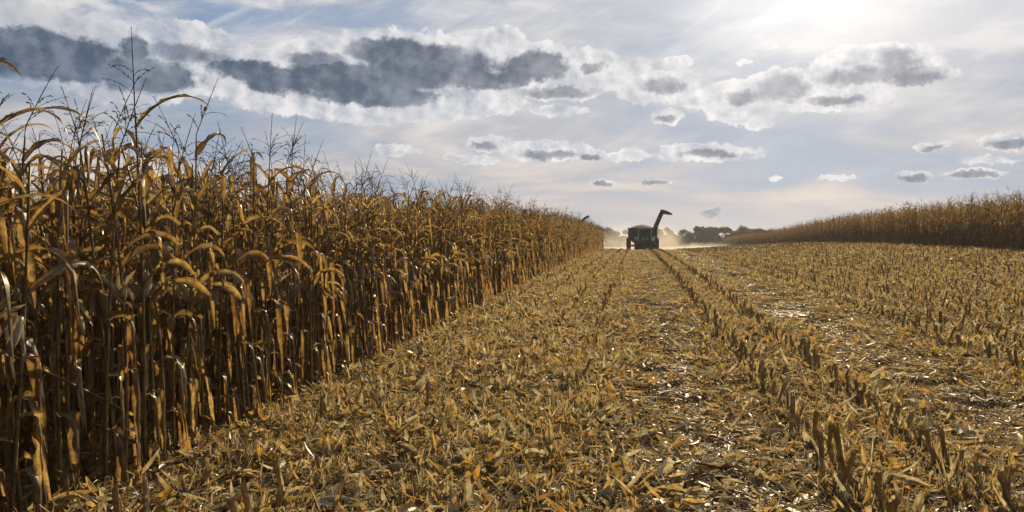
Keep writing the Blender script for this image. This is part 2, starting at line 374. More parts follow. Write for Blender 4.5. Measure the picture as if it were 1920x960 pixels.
# ------------------------------------------------------------------ corn plants
def leaf_geo(rs, base, az, L, W, e0, droop, mode):
    """a curled strip with a midrib; returns verts, faces"""
    n = 12; pts = []; p = Vector(base); th = e0; h = az; tw = rs.uniform(-.4, .4); twr = rs.uniform(-2.8, 2.8) if mode != 'top' else rs.uniform(-.6, .6)
    kink = rs.uniform(.25, .55); fold = rs.uniform(.25, .8); ph = rs.uniform(0, 6.28); fr = rs.uniform(14, 24); amp = rs.uniform(.05, .22)
    V = []; ds = L/n; dh = rs.uniform(-.9, .9)/n
    for i in range(n+1):
        s = i/n
        w = W*min(1, (s/.12+.35))*max(0.03, (1-s**2.2))**.8*.5*rs.uniform(.82, 1.1)*(rs.uniform(.45, .8) if rs.random() < .07 else 1)
        t = Vector((math.cos(h)*math.cos(th), math.sin(h)*math.cos(th), math.sin(th)))
        side = Vector((-math.sin(h), math.cos(h), 0)); up = side.cross(t)
        up = -up if up.z < 0 and th > -1.2 else up
        roll = tw+twr*s
        a = side*math.cos(roll)+up*math.sin(roll); b = -side*math.sin(roll)+up*math.cos(roll)
        r1 = amp*math.sin(fr*s+ph)*w*2; r2 = amp*math.sin(fr*s*1.13+ph+2)*w*2
        c = fold*w
        V += [tuple(p-a*w+b*(c+r1)), tuple(p-a*w*.5+b*c*.32), tuple(p), tuple(p+a*w*.5+b*c*.32), tuple(p+a*w+b*(c+r2))]
        if mode == 'kink' and abs(s-kink) < .5/n: th = -1.35
        if mode == 'hang': th = max(-1.52, th-droop/n*(2.6 if s < .3 else .5))
        else: th = max(-1.5, th-droop/n*(.35+1.5*s))
        h += dh; p = p+t*ds
    F = []
    for i in range(n):
        for j in range(4): F.append((i*5+j, i*5+j+1, (i+1)*5+j+1, (i+1)*5+j))
    return V, F
def ear_geo(rs, base, az, tilt, mb, L=.24, r=.032):
    ax = Vector((math.cos(az)*math.cos(tilt), math.sin(az)*math.cos(tilt), math.sin(tilt)))
    a = ax.cross(Vector((0, 0, 1))); a = a.normalized() if a.length > .05 else Vector((1, 0, 0)); b = ax.cross(a)
    k = 9; n = 9; V = []
    for i in range(n+1):
        s = i/n; rr = r*(math.sin(math.pi*min(1, s*.86+.13))**.7)*(1 if s < .9 else .6)
        for j in range(k):
            w = 2*math.pi*j/k; q = rr*(1+.12*math.sin(3*w+4*s)); V.append(tuple(Vector(base)+ax*(s*L)+(a*math.cos(w)+b*math.sin(w))*q))
    F = [(i*k+j, i*k+(j+1) % k, (i+1)*k+(j+1) % k, (i+1)*k+j) for i in range(n) for j in range(k)]
    F += [tuple(range(k-1, -1, -1)), tuple(n*k+j for j in range(k))]
    mb.add(V, F)
    for q in range(4):                       # loose husk leaves
        w = rs.uniform(0, 6.28); off = (a*math.cos(w)+b*math.sin(w))
        st = Vector(base)+off*r*.8
        hv, hf = leaf_geo(rs, st, math.atan2((ax+off).y, (ax+off).x), L*rs.uniform(.7, 1.15), .045, math.asin(max(-1, min(1, (ax*1.2+off*.5).normalized().z))), rs.uniform(-.3, .6), 'mid')
        mb.add(hv, hf)
def tassel_geo(rs, base, lean_az, mb, L=.42):
    d = Vector((math.cos(lean_az)*.35, math.sin(lean_az)*.35, 1)).normalized()
    def branch(p0, d0, L, droop, r):
        pts = [Vector(p0)]; d = Vector(d0); n = 6
        for i in range(n):
            d = (d+Vector((0, 0, -droop/n))).normalized(); pts.append(pts[-1]+d*L/n)
        mb.tube(pts, [r*(1-.6*i/n) for i in range(n+1)], 3)
        for i in range(int(L/.009)):         # spikelets
            s = rs.uniform(.15, 1)*n; k = min(int(s), n-1); q = pts[k].lerp(pts[k+1], s-k)
            o = Vector((rs.gauss(0, 1), rs.gauss(0, 1), rs.gauss(.4, 1))).normalized()
            e = q+o*.014; w = o.cross(d).normalized()*.0036
            mb.add([tuple(q-w), tuple(q+w), tuple(e+d*.004)], [(0, 1, 2)])
    mid = Vector(base)+d*L*.45
    mb.tube([base, tuple(mid)], [.004, .003], 4)
    branch(mid, d, L*.62, rs.uniform(0, .5), .0036)
    for i in range(rs.randint(5, 9)):
        w = rs.uniform(0, 6.28); s = rs.uniform(.2, 1); p0 = Vector(base)+d*L*.45*s
        dd = (d*1.0+Vector((math.cos(w), math.sin(w), 0))*rs.uniform(.45, .95)).normalized()
        branch(p0, dd, L*rs.uniform(.38, .6), rs.uniform(.3, 1.7), .0022)
def blade(me, arr=None):                     # (nearness to the midrib, position along the blade)
    n = len(me.vertices)
    if arr is None:
        i = np.arange(n); arr = np.zeros((n, 3), np.float32); arr[:, 0] = np.array([0, .5, 1, .5, 0])[i % 5]; arr[:, 1] = (i//5)/(n/5)
    a = me.attributes.new('blade', 'FLOAT_VECTOR', 'POINT'); a.data.foreach_set('vector', arr.astype(np.float32).ravel()); return me
def blade_of(me):
    n = len(me.vertices); o = np.zeros(n*3, np.float32)
    if 'blade' in me.attributes: me.attributes['blade'].data.foreach_get('vector', o)
    return o.reshape(-1, 3)
proto_col = bpy.data.collections.new('corn_variants')
VAR = []                                     # per variant: list of (part name, mesh)
joined = []
NV = 10
for vi in range(NV):
    rs = random.Random(100+vi)
    H = rs.uniform(2.0, 2.38); lean = (rs.uniform(-.22, .08), rs.uniform(-.06, .06)); bow = rs.uniform(-.06, .06)
    def sp(z):
        s = z/H; return Vector((lean[0]*s*s*H*.6+bow*math.sin(math.pi*s)*.5, lean[1]*s*s*H*.6, z))
    parts = []
    mb = MB(); nodes = [0.0, .06]; z = .16
    while z < H-.05: nodes.append(z); z += rs.uniform(.15, .20)
    pts = []; rad = []
    for i, z in enumerate(nodes):
        r = .0135*(1-.55*z/H)
        if i > 1: pts += [sp(z-.012), sp(z), sp(z+.012)]; rad += [r, r*1.25, r]
        else: pts.append(sp(z)); rad.append(r*1.1)
    pts.append(sp(H)); rad.append(.006)
    has_tassel = (vi % 5) not in (3,) and vi != 1
    pk = H+rs.uniform(.03, .20)
    if has_tassel: pts.append(sp(pk)); rad.append(.004)
    mb.tube(pts, rad, 6); parts.append(('stem', mb.mesh('stem', M['stem'], True)))
    azp = rs.uniform(0, 6.28)
    for i, z in enumerate(nodes[2:]):
        if z < .25 and rs.random() < .2: continue
        az = azp+math.pi*(i % 2)+rs.gauss(0, .45); u = z/H
        lm = MB(); b = sp(z)
        if u < .5:
            if rs.random() < .05: continue
            v, f = leaf_geo(rs, b, az, rs.uniform(.45, .85), rs.uniform(.045, .080), rs.uniform(.2, 1.0), rs.uniform(2.6, 4), 'hang')
        elif u < .74:
            v, f = leaf_geo(rs, b, az, rs.uniform(.5, .8), rs.uniform(.050, .076), rs.uniform(.5, 1.1), rs.uniform(2.4, 3.8), rs.choice(['hang', 'hang', 'kink', 'mid']))
        else:
            v, f = leaf_geo(rs, b, az, rs.uniform(.45, .72)*(1.15-.4*max(0, u-.85)/.15), rs.uniform(.042, .064), rs.uniform(.75, 1.25), rs.uniform(1.7, 3.2), rs.choice(['top', 'top', 'kink']))
        lm.add(v, f); parts.append(('leaf', blade(lm.mesh('leaf', M['leaf'], True))))
    if vi % 4 != 2:
        em = MB(); z = rs.uniform(.95, 1.3); azE = rs.uniform(0, 6.28)
        b = sp(z)+Vector((math.cos(azE), math.sin(azE), 0))*.03
        em.tube([tuple(sp(z-.04)), tuple(b)], [.008, .010], 5)
        ear_geo(rs, b, azE, rs.choice([-1.25, -1.1, -.9, .9]), em, rs.uniform(.2, .25), rs.uniform(.028, .036))
        parts.append(('ear', em.mesh('ear', M['husk'], True)))
    if has_tassel:
        tm = MB(); tassel_geo(rs, sp(pk), math.pi+rs.uniform(-.9, .9), tm, rs.uniform(.34, .48)); parts.append(('tassel', tm.mesh('tassel', M['tassel'])))
    VAR.append(parts)
    # joined copy of the same plant for the deep rows
    mats = [M['stem'], M['leaf'], M['husk'], M['tassel']]; mi = {'stem': 0, 'leaf': 1, 'ear': 2, 'tassel': 3}
    J = MB(); ix = []
    for nme, me in parts:
        co = np.empty(len(me.vertices)*3); me.vertices.foreach_get('co', co)
        J.add(co.reshape(-1, 3), [tuple(p.vertices) for p in me.polygons]); ix += [mi[nme]]*len(me.polygons)
    jm = blade(J.mesh('corn_mesh', mats, True, ix), np.concatenate([blade_of(me) for _, me in parts]))
    jo = bpy.data.objects.new('v%02d' % vi, jm); proto_col.objects.link(jo)

def scatter(name, coll, pts, rot, scl, ind, label, cat):
    me = bpy.data.meshes.new(name); me.from_pydata(np.asarray(pts).tolist(), [], [])
    for nm, tp, dat, key in (('rot', 'FLOAT_VECTOR', np.asarray(rot, float), 'vector'), ('scl', 'FLOAT_VECTOR', np.asarray(scl, float), 'vector'), ('ind', 'INT', np.asarray(ind, np.int32), 'value')):
        a = me.attributes.new(nm, tp, 'POINT'); a.data.foreach_set(key, dat.ravel())
    o = bpy.data.objects.new(name, me); scn.collection.objects.link(o)
    nt = bpy.data.node_groups.new(name, 'GeometryNodeTree')
    nt.interface.new_socket('Geometry', in_out='INPUT', socket_type='NodeSocketGeometry'); nt.interface.new_socket('Geometry', in_out='OUTPUT', socket_type='NodeSocketGeometry')
    N = nt.nodes; L = nt.links
    i = N.new('NodeGroupInput'); oo = N.new('NodeGroupOutput'); ip = N.new('GeometryNodeInstanceOnPoints'); ci = N.new('GeometryNodeCollectionInfo')
    ci.inputs['Collection'].default_value = coll; ci.inputs['Separate Children'].default_value = True; ci.inputs['Reset Children'].default_value = True
    def na(nm, tp): q = N.new('GeometryNodeInputNamedAttribute'); q.data_type = tp; q.inputs[0].default_value = nm; return q.outputs[0]
    er = N.new('FunctionNodeEulerToRotation'); L.new(na('rot', 'FLOAT_VECTOR'), er.inputs[0])
    L.new(i.outputs[0], ip.inputs['Points']); L.new(ci.outputs[0], ip.inputs['Instance']); ip.inputs['Pick Instance'].default_value = True
    L.new(na('ind', 'INT'), ip.inputs['Instance Index']); L.new(er.outputs[0], ip.inputs['Rotation']); L.new(na('scl', 'FLOAT_VECTOR'), ip.inputs['Scale'])
    L.new(ip.outputs[0], oo.inputs[0])
    md = o.modifiers.new('scatter', 'NODES'); md.node_group = nt
    return tag(o, label, cat, kind='stuff')

# plants of the left stand
plants = []
r = random.Random(5)
for row in range(24):
    x0 = -3.62-.76*row; step = .15 if row < 12 else .27
    y = 1.5+r.uniform(0, .2)
    while y < 91:
        if r.random() > .05:
            x = x0+r.gauss(0, .045)
            plants.append((row, x, y))
        y += step*r.uniform(.75, 1.25)
def seen(x, y):
    d = -x*sa+y*ca; l = x*ca+y*sa
    return d > .5 and -1.3 < l/d*FPX/960 < 1.25
hero = []; rest = []
for (row, x, y) in plants:
    d = math.hypot(x, y)
    dd = -x*sa+y*ca
    if row < 4 and dd > .5 and abs((x*ca+y*sa)/dd*FPX/960) < 1.1: hero.append((d*(1+.32*row), row, x, y))
    else:
        if seen(x, y) or d < 14: rest.append((x, y))
hero.sort(); rest += [(h[2], h[3]) for h in hero[296:]]; hero = hero[:296]
def pose(rr):
    return (rr.gauss(0, .03), rr.gauss(-.02, .035), rr.uniform(-.9, .9)+(math.pi if rr.random() < .4 else 0)), rr.uniform(.9, 1.08)
FIRST = set()
edge = 0; GRP = 'corn stalks of the uncut stand on the left'
def corn_plant(x, y, vi, rot, s, label, group=GRP, cat='corn stalk'):
    e = empty('corn_stalk', (x, y, gz(x, y)-.02)); e.rotation_euler = rot; e.scale = (s, s, s)
    tag(e, label, cat, group)
    for nme, me in VAR[vi]:
        o = bpy.data.objects.new(nme, me); o.parent = e; scn.collection.objects.link(o)
    return e
ear_v = [i for i in range(NV) if i % 4 != 2]
for k, (sc_, row, x, y) in enumerate(hero):
    rr = random.Random(k*13+1); rot, s = pose(rr); vi = rr.randrange(NV)
    tas = (vi % 5) not in (3,) and vi != 1; ear = vi % 4 != 2
    what = 'with tassel and husked ear' if tas and ear else 'with tassel but no ear' if tas else 'with husked ear but no tassel' if ear else 'bare of ear and tassel'
    zone = 'nearest the camera at the far left' if y < 7 else 'a few steps beyond the leaning cane' if y < 12 else 'in the middle distance'
    where = ('in the outermost row beside the stubble', 'in the second row from the stubble', 'in the third row from the stubble', 'deep in the stand behind three rows')[row]
    lab = 'dry stalk %s, %s, %s' % (what, where, zone)
    lab = ' '.join(lab.split()[:16]) if False else lab
    short = {0: 'outermost row', 1: 'second row', 2: 'third row', 3: 'fourth row'}[row]
    zs = 'nearest the camera' if y < 7 else 'just beyond the leaning cane' if y < 12 else 'in the middle distance'
    lab = 'dry corn stalk %s, %s, %s' % (what, short, zs)
    corn_plant(x, y, vi, rot, (.97+.45*(s-.99) if y < 8 else s)*(1+.115*max(0, min(1, (9.5-y)/4))), lab)
P_, R_, S_, I_ = [], [], [], []
rr = random.Random(77)
for (x, y) in rest:
    rot, s = pose(rr); P_.append((x, y, gz(x, y)-.02)); R_.append(rot); S_.append((s, s, s)); I_.append(rr.randrange(NV))
scatter('corn_stand', proto_col, P_, R_, S_, I_, 'deep and distant dry corn of the uncut stand on the left', 'corn stand')
P_, R_, S_, I_ = [], [], [], []
for row in range(9):
    y = 18.
    while y < 230:
        x = 16.2+(y-34)*.045+row*.76+rr.gauss(0, .06); rot, s = pose(rr)
        if y > 60 or row < 7: P_.append((x, y, gz(x, y)-.02)); R_.append(rot); S_.append((s, s, s)); I_.append(rr.randrange(NV))
        y += .19*rr.uniform(.7, 1.3)*(1 if row < 5 else 1.4)
scatter('far_corn_stand', proto_col, P_, R_, S_, I_, 'long wall of standing corn beyond the stubble on the right', 'corn stand')

# ------------------------------------------------------------------ stubble
stub_me = []; stub_col = bpy.data.collections.new('stub_variants')
for vi in range(12):
    rs = random.Random(300+vi); mb = MB(); h = rs.uniform(.16, .32); l = Vector((rs.gauss(0, .05), rs.gauss(0, .05), 0))
    r0 = rs.uniform(.014, .021); n = 5
    mb.tube([l*(i/n)**1.5+Vector((0, 0, -.04+(h+.04)*i/n)) for i in range(n+1)], [r0*1.35]+[r0*(1.1 if i % 2 else 1) for i in range(n)], 7)
    mb.v[-1][-7:, 2] += np.array([rs.uniform(-.022, .03) for _ in range(7)])      # ragged cut
    st = mb.mesh('stub_cane', M['stub'], False); shs = []
    for q in range(rs.randint(2, 3)):         # torn sheath strips round the cane
        a = rs.uniform(0, 6.28); z = rs.uniform(0, h*.45); tight = q == 0
        v, f = leaf_geo(rs, Vector((math.cos(a)*r0*1.1, math.sin(a)*r0*1.1, z)), a, h*rs.uniform(.5, .75) if tight else rs.uniform(.06, .16), rs.uniform(.014, .03), 1.4 if tight else rs.uniform(.3, 1.3), rs.uniform(-.2, .8) if tight else rs.uniform(1, 4), 'top' if tight else 'mid')
        sm = MB(); sm.add(v, f); shs.append(sm.mesh('sheath', M['litter'], True))
    stub_me.append((st, shs))
    J = MB(); ix = []
    for m_, me in enumerate([st]+shs):
        co = np.empty(len(me.vertices)*3); me.vertices.foreach_get('co', co); J.add(co.reshape(-1, 3), [tuple(p.vertices) for p in me.polygons]); ix += [min(m_, 1)]*len(me.polygons)
    stub_col.objects.link(bpy.data.objects.new('s%02d' % vi, J.mesh('stub_mesh', [M['stub'], M['litter']], False, ix)))
rows = [-2.86, -2.10, -1.36, -.62, 1.42, 2.24]+[4.72+.76*i for i in range(17)]
stubs = []; rr = random.Random(9)
for ri, x0 in enumerate(rows):
    y = 2.5
    while y < 96:
        pr = .97 if 1 < x0 < 3 else .92 if x0 > 1 else .2
        if x0 < 0 and hash_noise(np.array(x0), np.array(y), .9, 5) < -.25: pr = .35
        x = x0+rr.gauss(0, .035)
        if rr.random() < pr and x < 15.6+(y-34)*.045: stubs.append((x, y, ri))
        y += .14*rr.uniform(.6, 1.4)
def framed(x, y):
    d = -x*sa+y*ca; l = x*ca+y*sa; return abs(l/d*FPX/960) < 1.02
near_s = sorted([s_ for s_ in stubs if framed(s_[0], s_[1]) and -s_[0]*sa+s_[1]*ca > 4.6], key=lambda s_: math.hypot(s_[0], s_[1]))
heroS = near_s[:296]; hs = set(heroS)
names = ['beside the standing corn', 'one row from the corn', 'two rows from the corn', 'left of the middle track',
         'right of the middle track', 'left of the right track']
for k, (x, y, ri) in enumerate(heroS):
    e = empty('corn_stub', (x, y, gz(x, y))); q = random.Random(k); sc = q.uniform(.7, 1.2)*(1 if x > 1 else .85)
    e.rotation_euler = (q.gauss(0, .16), q.gauss(0, .14), q.uniform(0, 6.28)); e.scale = (sc, sc, sc)
    w = names[ri] if ri < 6 else 'beyond the right track'
    dist = 'at the bottom of the photo' if y < 6.5 else 'a little further off' if y < 9 else 'well up the row'
    leanw = 'leaning' if abs(e.rotation_euler[0])+abs(e.rotation_euler[1]) > .25 else 'upright'
    tag(e, '%s cut corn stub %s, %s' % (leanw, w, dist), 'corn stub', 'cut stubs in the stubble rows')
    a, b = stub_me[q.randrange(12)]
    for nm, me in [('stub_cane', a)]+[('sheath', m_) for m_ in b]:
        o = bpy.data.objects.new(nm, me); o.parent = e; scn.collection.objects.link(o)
P_, R_, S_, I_ = [], [], [], []
for (x, y, ri) in stubs:
    if (x, y, ri) in hs or not (seen(x, y) or math.hypot(x, y) < 12): continue
    s = rr.uniform(.65, 1.15)*(.92 if x > 4 else 1); P_.append((x, y, gz(x, y))); R_.append((rr.gauss(0, .17), rr.gauss(0, .15), rr.uniform(0, 6.28))); S_.append((s, s, s)); I_.append(rr.randrange(12))
scatter('stubble', stub_col, P_, R_, S_, I_, 'rows of cut stubble running away across the field', 'stubble')

# ------------------------------------------------------------------ residue litter
def patch(seed, n, rad, kind):
    rs = random.Random(seed); mb = MB()
    for i in range(n):
        a = rs.uniform(0, 6.28); d = rad*math.sqrt(rs.random()); p = Vector((math.cos(a)*d, math.sin(a)*d, 0)); h = rs.uniform(0, 6.28)
        t = rs.random()
        if kind == 'loose':
            z = abs(rs.gauss(0, .032))+.004
            if t < .50:                        # leaf scrap
                L = min(.25, rs.lognormvariate(-2.55, .55)); W = L*rs.uniform(.10, .30); seg = 4; tilt = rs.gauss(.06, .24) if rs.random() < .91 else rs.gauss(.45, .4); curl = rs.uniform(-.9, 1.7); roll = rs.gauss(0, .6)
            elif t < .88:                      # thin fibre
                L = rs.uniform(.04, .20); W = rs.uniform(.003, .008); seg = 3; tilt = rs.gauss(.1, .4); curl = rs.uniform(-2, 2); roll = rs.uniform(-1, 1)
            elif t < .945:                      # husk scrap, broad and cupped
                L = rs.uniform(.10, .23); W = rs.uniform(.035, .06); seg = 4; tilt = rs.gauss(.1, .3); curl = rs.uniform(-1.5, 1.5); roll = rs.gauss(0, .8)
            else:                              # cane piece
                L = rs.uniform(.06, .26); tl = rs.gauss(0, .18); dd = Vector((math.cos(h)*math.cos(tl), math.sin(h)*math.cos(tl), math.sin(tl)))
                q = p+Vector((0, 0, .012+max(0, z-.02))); mb.tube([q-dd*L/2, q+dd*L/2], rs.uniform(.007, .013), 6); continue
        else:
            z = abs(rs.gauss(0, .008))+.003
            L = rs.uniform(.03, .15); W = rs.uniform(.004, .02); seg = 2; tilt = rs.gauss(0, .12); curl = rs.uniform(-.6, .6); roll = rs.gauss(0, .3)
        V = []; q = p+Vector((0, 0, z)); th = tilt
        side = Vector((-math.sin(h), math.cos(h), 0)); cup = rs.uniform(.1, .9)
        for s in range(seg+1):
            u = s/seg; w = W*.5*(rs.uniform(.45, 1.0) if s in (0, seg) and kind == 'loose' and W < .03 else (1-.8*abs(2*u-1)**3))*rs.uniform(.8, 1.1)
            tt = Vector((math.cos(h)*math.cos(th), math.sin(h)*math.cos(th), math.sin(th))); up = side.cross(tt)*-1
            A = side*math.cos(roll)+up*math.sin(roll); B = up*math.cos(roll)-side*math.sin(roll)
            V += [tuple(q-A*w+B*w*cup), tuple(q), tuple(q+A*w+B*w*cup)]
            q = q+tt*L/seg; th -= curl/seg
        mb.add(V, [f for s in range(seg) for f in ((s*3, s*3+1, s*3+4, s*3+3), (s*3+1, s*3+2, s*3+5, s*3+4))])
    return mb
lit_col = bpy.data.collections.new('litter_variants')
NL = 10
for i in range(NL): lit_col.objects.link(bpy.data.objects.new('a%02d' % i, patch(500+i, 320, .42, 'loose').mesh('litter', M['litter'], False)))
for i in range(5): lit_col.objects.link(bpy.data.objects.new('b%02d' % i, patch(700+i, 330, .42, 'flat').mesh('chaff', M['chaff'], False)))
P_, R_, S_, I_ = [], [], [], []
P2, R2, S2, I2 = [], [], [], []
rr = random.Random(21)
def inside(x, y): return x < 17.2+(y-34)*.045
for (y0, y1, st, sc) in ((2.2, 14, .33, 1.0), (14, 30, .42, 1.15), (30, 60, .62, 1.45), (60, 100, .85, 1.8)):
    y = y0
    while y < y1:
        x = -5.2
        while x < 22:
            px, py = x+rr.uniform(-.5, .5)*st, y+rr.uniform(-.5, .5)*st
            if inside(px, py) and (seen(px, py) or math.hypot(px, py) < 9):
                t = float(track(px)); z = gz(px, py)
                zs = rr.uniform(.5, 1.25)
                if hash_noise(np.array(px), np.array(py), 1.6, 31) < -.25 and rr.random() < .6: x += st; continue
                if px < -3.2: zs *= 1.0
                if rr.random() > t*.62:
                    P_.append((px, py, z-.01)); R_.append((rr.gauss(0, .05), rr.gauss(0, .05), rr.uniform(0, 6.28)))
                    s = sc*rr.uniform(.85, 1.2); S_.append((s, s, zs*(1-.6*t))); I_.append(rr.randrange(NL))
                if t > .3 and py < 70:
                    P2.append((px, py, z-.03)); R2.append((0, 0, rr.uniform(0, 6.28))); S2.append((sc, sc, 1)); I2.append(NL+rr.randrange(5))
            x += st
        y += st
for ri, x0 in enumerate(rows):                # residue piled against the stub rows
    y = 3.0
    while y < 60:
        sc = 1.0 if y < 14 else 1.4
        if inside(x0, y) and (seen(x0, y) or y < 8) and rr.random() < .85:
            px = x0+rr.gauss(0, .08); P_.append((px, y, gz(px, y)+.01)); R_.append((rr.gauss(0, .1), rr.gauss(0, .1), rr.uniform(0, 6.28)))
            s = rr.uniform(.35, .6)*sc; S_.append((s, s, rr.uniform(.7, 1.4))); I_.append(rr.randrange(NL))
        y += .32*sc
scatter('corn_residue', lit_col, P_, R_, S_, I_, 'chopped leaves, husks and canes littering the stubble', 'crop residue')
scatter('crushed_residue', lit_col, P2, R2, S2, I2, 'flattened shiny chaff pressed into the wheel tracks', 'crop residue')
print('counts', len(P_), len(P2), len(rest), len(stubs))

# single fallen pieces one can point to
def px2ground(x, y, zz=0.0):
    d = FPX*(CAMZ-zz)/(y-455); l = (x-960)/FPX*d; X = l*ca-d*sa; Yy = d*ca+l*sa
    return X, Yy
husks = [(405, 853, 'pale husk lying at the foot of the standing corn', .6), (498, 782, 'pale husk on the litter beside the outermost corn row', .2), (752, 882, 'large tan husk lying low left of centre at the bottom', -.2),
         (975, 880, 'large tan husk bottom centre of the field', .3), (628, 945, 'round husked ear at the bottom edge of the photo', .1), (1045, 712, 'broad golden husk in the litter above the centre', .4),
         (1225, 815, 'orange brown husk at the left edge of the middle track', -.5), (1145, 930, 'grey husk near the bottom edge left of the track', .5),
         (860, 672, 'bright torn husk near the standing corn in the middle distance', .2), (1640, 775, 'pale husk between the cane stubs on the right', .1)]
for i, (px, py, lab, rz) in enumerate(husks):
    x, y = px2ground(px, py, .04); rs = random.Random(900+i); mb = MB()
    ear_geo(rs, Vector((-.1, 0, 0)), 0, rs.uniform(-.1, .15), mb, rs.uniform(.2, .26), rs.uniform(.028, .04))
    o = mb.obj('fallen_husk', M['husk'], None, True); o.location = (x, y, gz(x, y)+.055); o.rotation_euler = (rs.uniform(0, 1), rs.gauss(0, .1), rz+rs.choice([0, math.pi]))
    tag(o, lab, 'corn husk', 'fallen husks on the litter')
# the leaning cane at lower left
c0 = Vector((*px2ground(335, 832, 0), 0)); mb = MB()
dL = 4.15; xL = (-130-960)/FPX*dL; top = Vector((xL*ca-dL*sa, dL*ca+xL*sa, CAMZ-(600-455)/FPX*dL))
base_e = empty('leaning_cane', (c0.x, c0.y, gz(c0.x, c0.y)+.03)); top_l = top-Vector(base_e.location)
mb.tube([top_l*(i/8)+Vector((0, 0, .03*math.sin(math.pi*i/8))) for i in range(9)], [.004, .006, .008, .009, .0095, .010, .0105, .011, .012], 6)
mb.obj('stem', M['stem'], base_e, True)
for i, (s, L, aa) in enumerate(((.12, .16, -1.2), (.42, .22, -1.0), (.62, .5, -2.2), (.66, .62, -1.2), (.8, .3, .2))):
    lm = MB(); v, f = leaf_geo(random.Random(40+i), top_l*s, aa, L, .07, .2, 4, 'hang'); lm.add(v, f); blade(lm.obj('leaf', M['leaf'], base_e, True).data)
tag(base_e, 'thin broken cane leaning down across the foot of the corn at lower left', 'corn stalk')

# ------------------------------------------------------------------ machines
def wheel(parent, x, y, r, w, name='wheel', rimmat='yellow'):
    Mx = Matrix.Translation((x, y, r)) @ Matrix.Rotation(R(90), 4, 'Y')
    tyre = MB(); hw = w/2
    tyre.lathe([(r*.58, -hw*.85), (r*.93, -hw), (r, -hw*.8), (r, hw*.8), (r*.93, hw), (r*.58, hw*.85)], 32, Mx)
    n = 22
    for i in range(n):                        # lugs
        for sgn in (-1, 1):
            a = 2*math.pi*(i+(.5 if sgn > 0 else 0))/n
            rm = Matrix.Rotation(a, 3, 'X') @ Matrix.Rotation(sgn*R(25), 3, 'Z')
            c = Matrix.Rotation(a, 3, 'X') @ Vector((sgn*hw*.48, 0, r+.01))
            tyre.box((x+c.x, y+c.y, r+c.z), (hw*.5, .035, .035), rm)
    e = tyre.obj(name, M['rubber'], parent, False); fixn(e)
    rim = MB(); rim.lathe([(r*.12, -hw*.5), (r*.56, -hw*.8), (r*.59, -hw*.86), (r*.59, hw*.86), (r*.56, hw*.8), (r*.12, hw*.5)], 28, Mx)
    fixn(rim.obj('rim', M[rimmat], e, False))
    return e
TX, TY = 1.35, 110.0
tr = empty('tractor', (TX, TY, gz(TX, TY))); tag(tr, 'dark green tractor facing the camera, pulling the grain cart through dust', 'tractor')
mb = MB(); mb.prism([(-.46, .95), (.46, .95), (.48, 1.75), (.40, 1.98), (.22, 2.08), (-.22, 2.08), (-.40, 1.98), (-.48, 1.75)], -2.6, -.35); bevel(mb.obj('hood', M['green'], tr), .05)
mb = MB(); mb.prism([(-.36, 1.05), (.36, 1.05), (.36, 1.62), (-.36, 1.62)], -2.66, -2.6); gr = mb.obj('grille', M['black'], tr); fixn(gr)
for i in range(6):
    b = MB(); b.box((0, -2.675, 1.1+i*.095), (.35, .012, .012)); b.obj('slat', M['steel'], gr)
for s in (-1, 1):
    b = MB(); b.box((s*.23, -2.64, 1.75), (.13, .03, .07)); bevel(b.obj('headlight', M['lamp'], tr), .02)
b = MB(); b.box((0, .95, .72), (.86, .18, .36)); b.box((0, -1.9, .62), (.80, .16, .22)); b.box((0, -2.9, .62), (.44, .18, .26)); b.obj('axle', M['black'], tr)
b = MB(); b.box((0, -.9, .72), (.32, 1.6, .2)); b.box((0, -2.85, .8), (.42, .2, .22)); bevel(b.obj('chassis', M['dkgreen'], tr), .03)
cab = MB(); cab.box((0, .55, 1.35), (.86, .85, .22)); cabo = bevel(cab.obj('cab', M['green'], tr), .04)
b = MB(); b.box((0, .5, 2.35), (.82, .80, .77)); fixn(b.obj('window', M['glass'], cabo))
b = MB(); b.box((0, .9, 1.75), (.28, .25, .3)); bevel(b.obj('seat', M['black'], cabo), .05)
for s in (-1, 1):
    for yy in (-.31, 1.3):
        b = MB(); b.tube([(s*.90, yy, 1.5), (s*.84, yy, 3.05)], .055, 8); b.obj('pillar', M['white'] if yy < 0 else M['green'], cabo)
b = MB(); b.prism([(-.98, 3.08), (.98, 3.08), (.95, 3.22), (.7, 3.30), (-.7, 3.30), (-.95, 3.22)], -.5, 1.5); rf = bevel(b.obj('roof', M['green'], cabo), .04)
b = MB(); b.tube([(-.93, -.52, 2.98), (-.86, -.54, 3.12), (.86, -.54, 3.12), (.93, -.52, 2.98)], .035, 6); b.obj('roof_trim', M['white'], rf)
for s in (-1, 1):
    for dx in (.45, .7):
        b = MB(); b.box((s*dx, -.56, 3.2), (.09, .04, .045)); bevel(b.obj('work_light', M['lamp'], rf), .01)
b = MB(); b.tube([(.56, -.5, 1.9), (.56, -.5, 3.1), (.56, -.38, 3.22)], .055, 8); b.obj('exhaust_pipe', M['black'], tr)
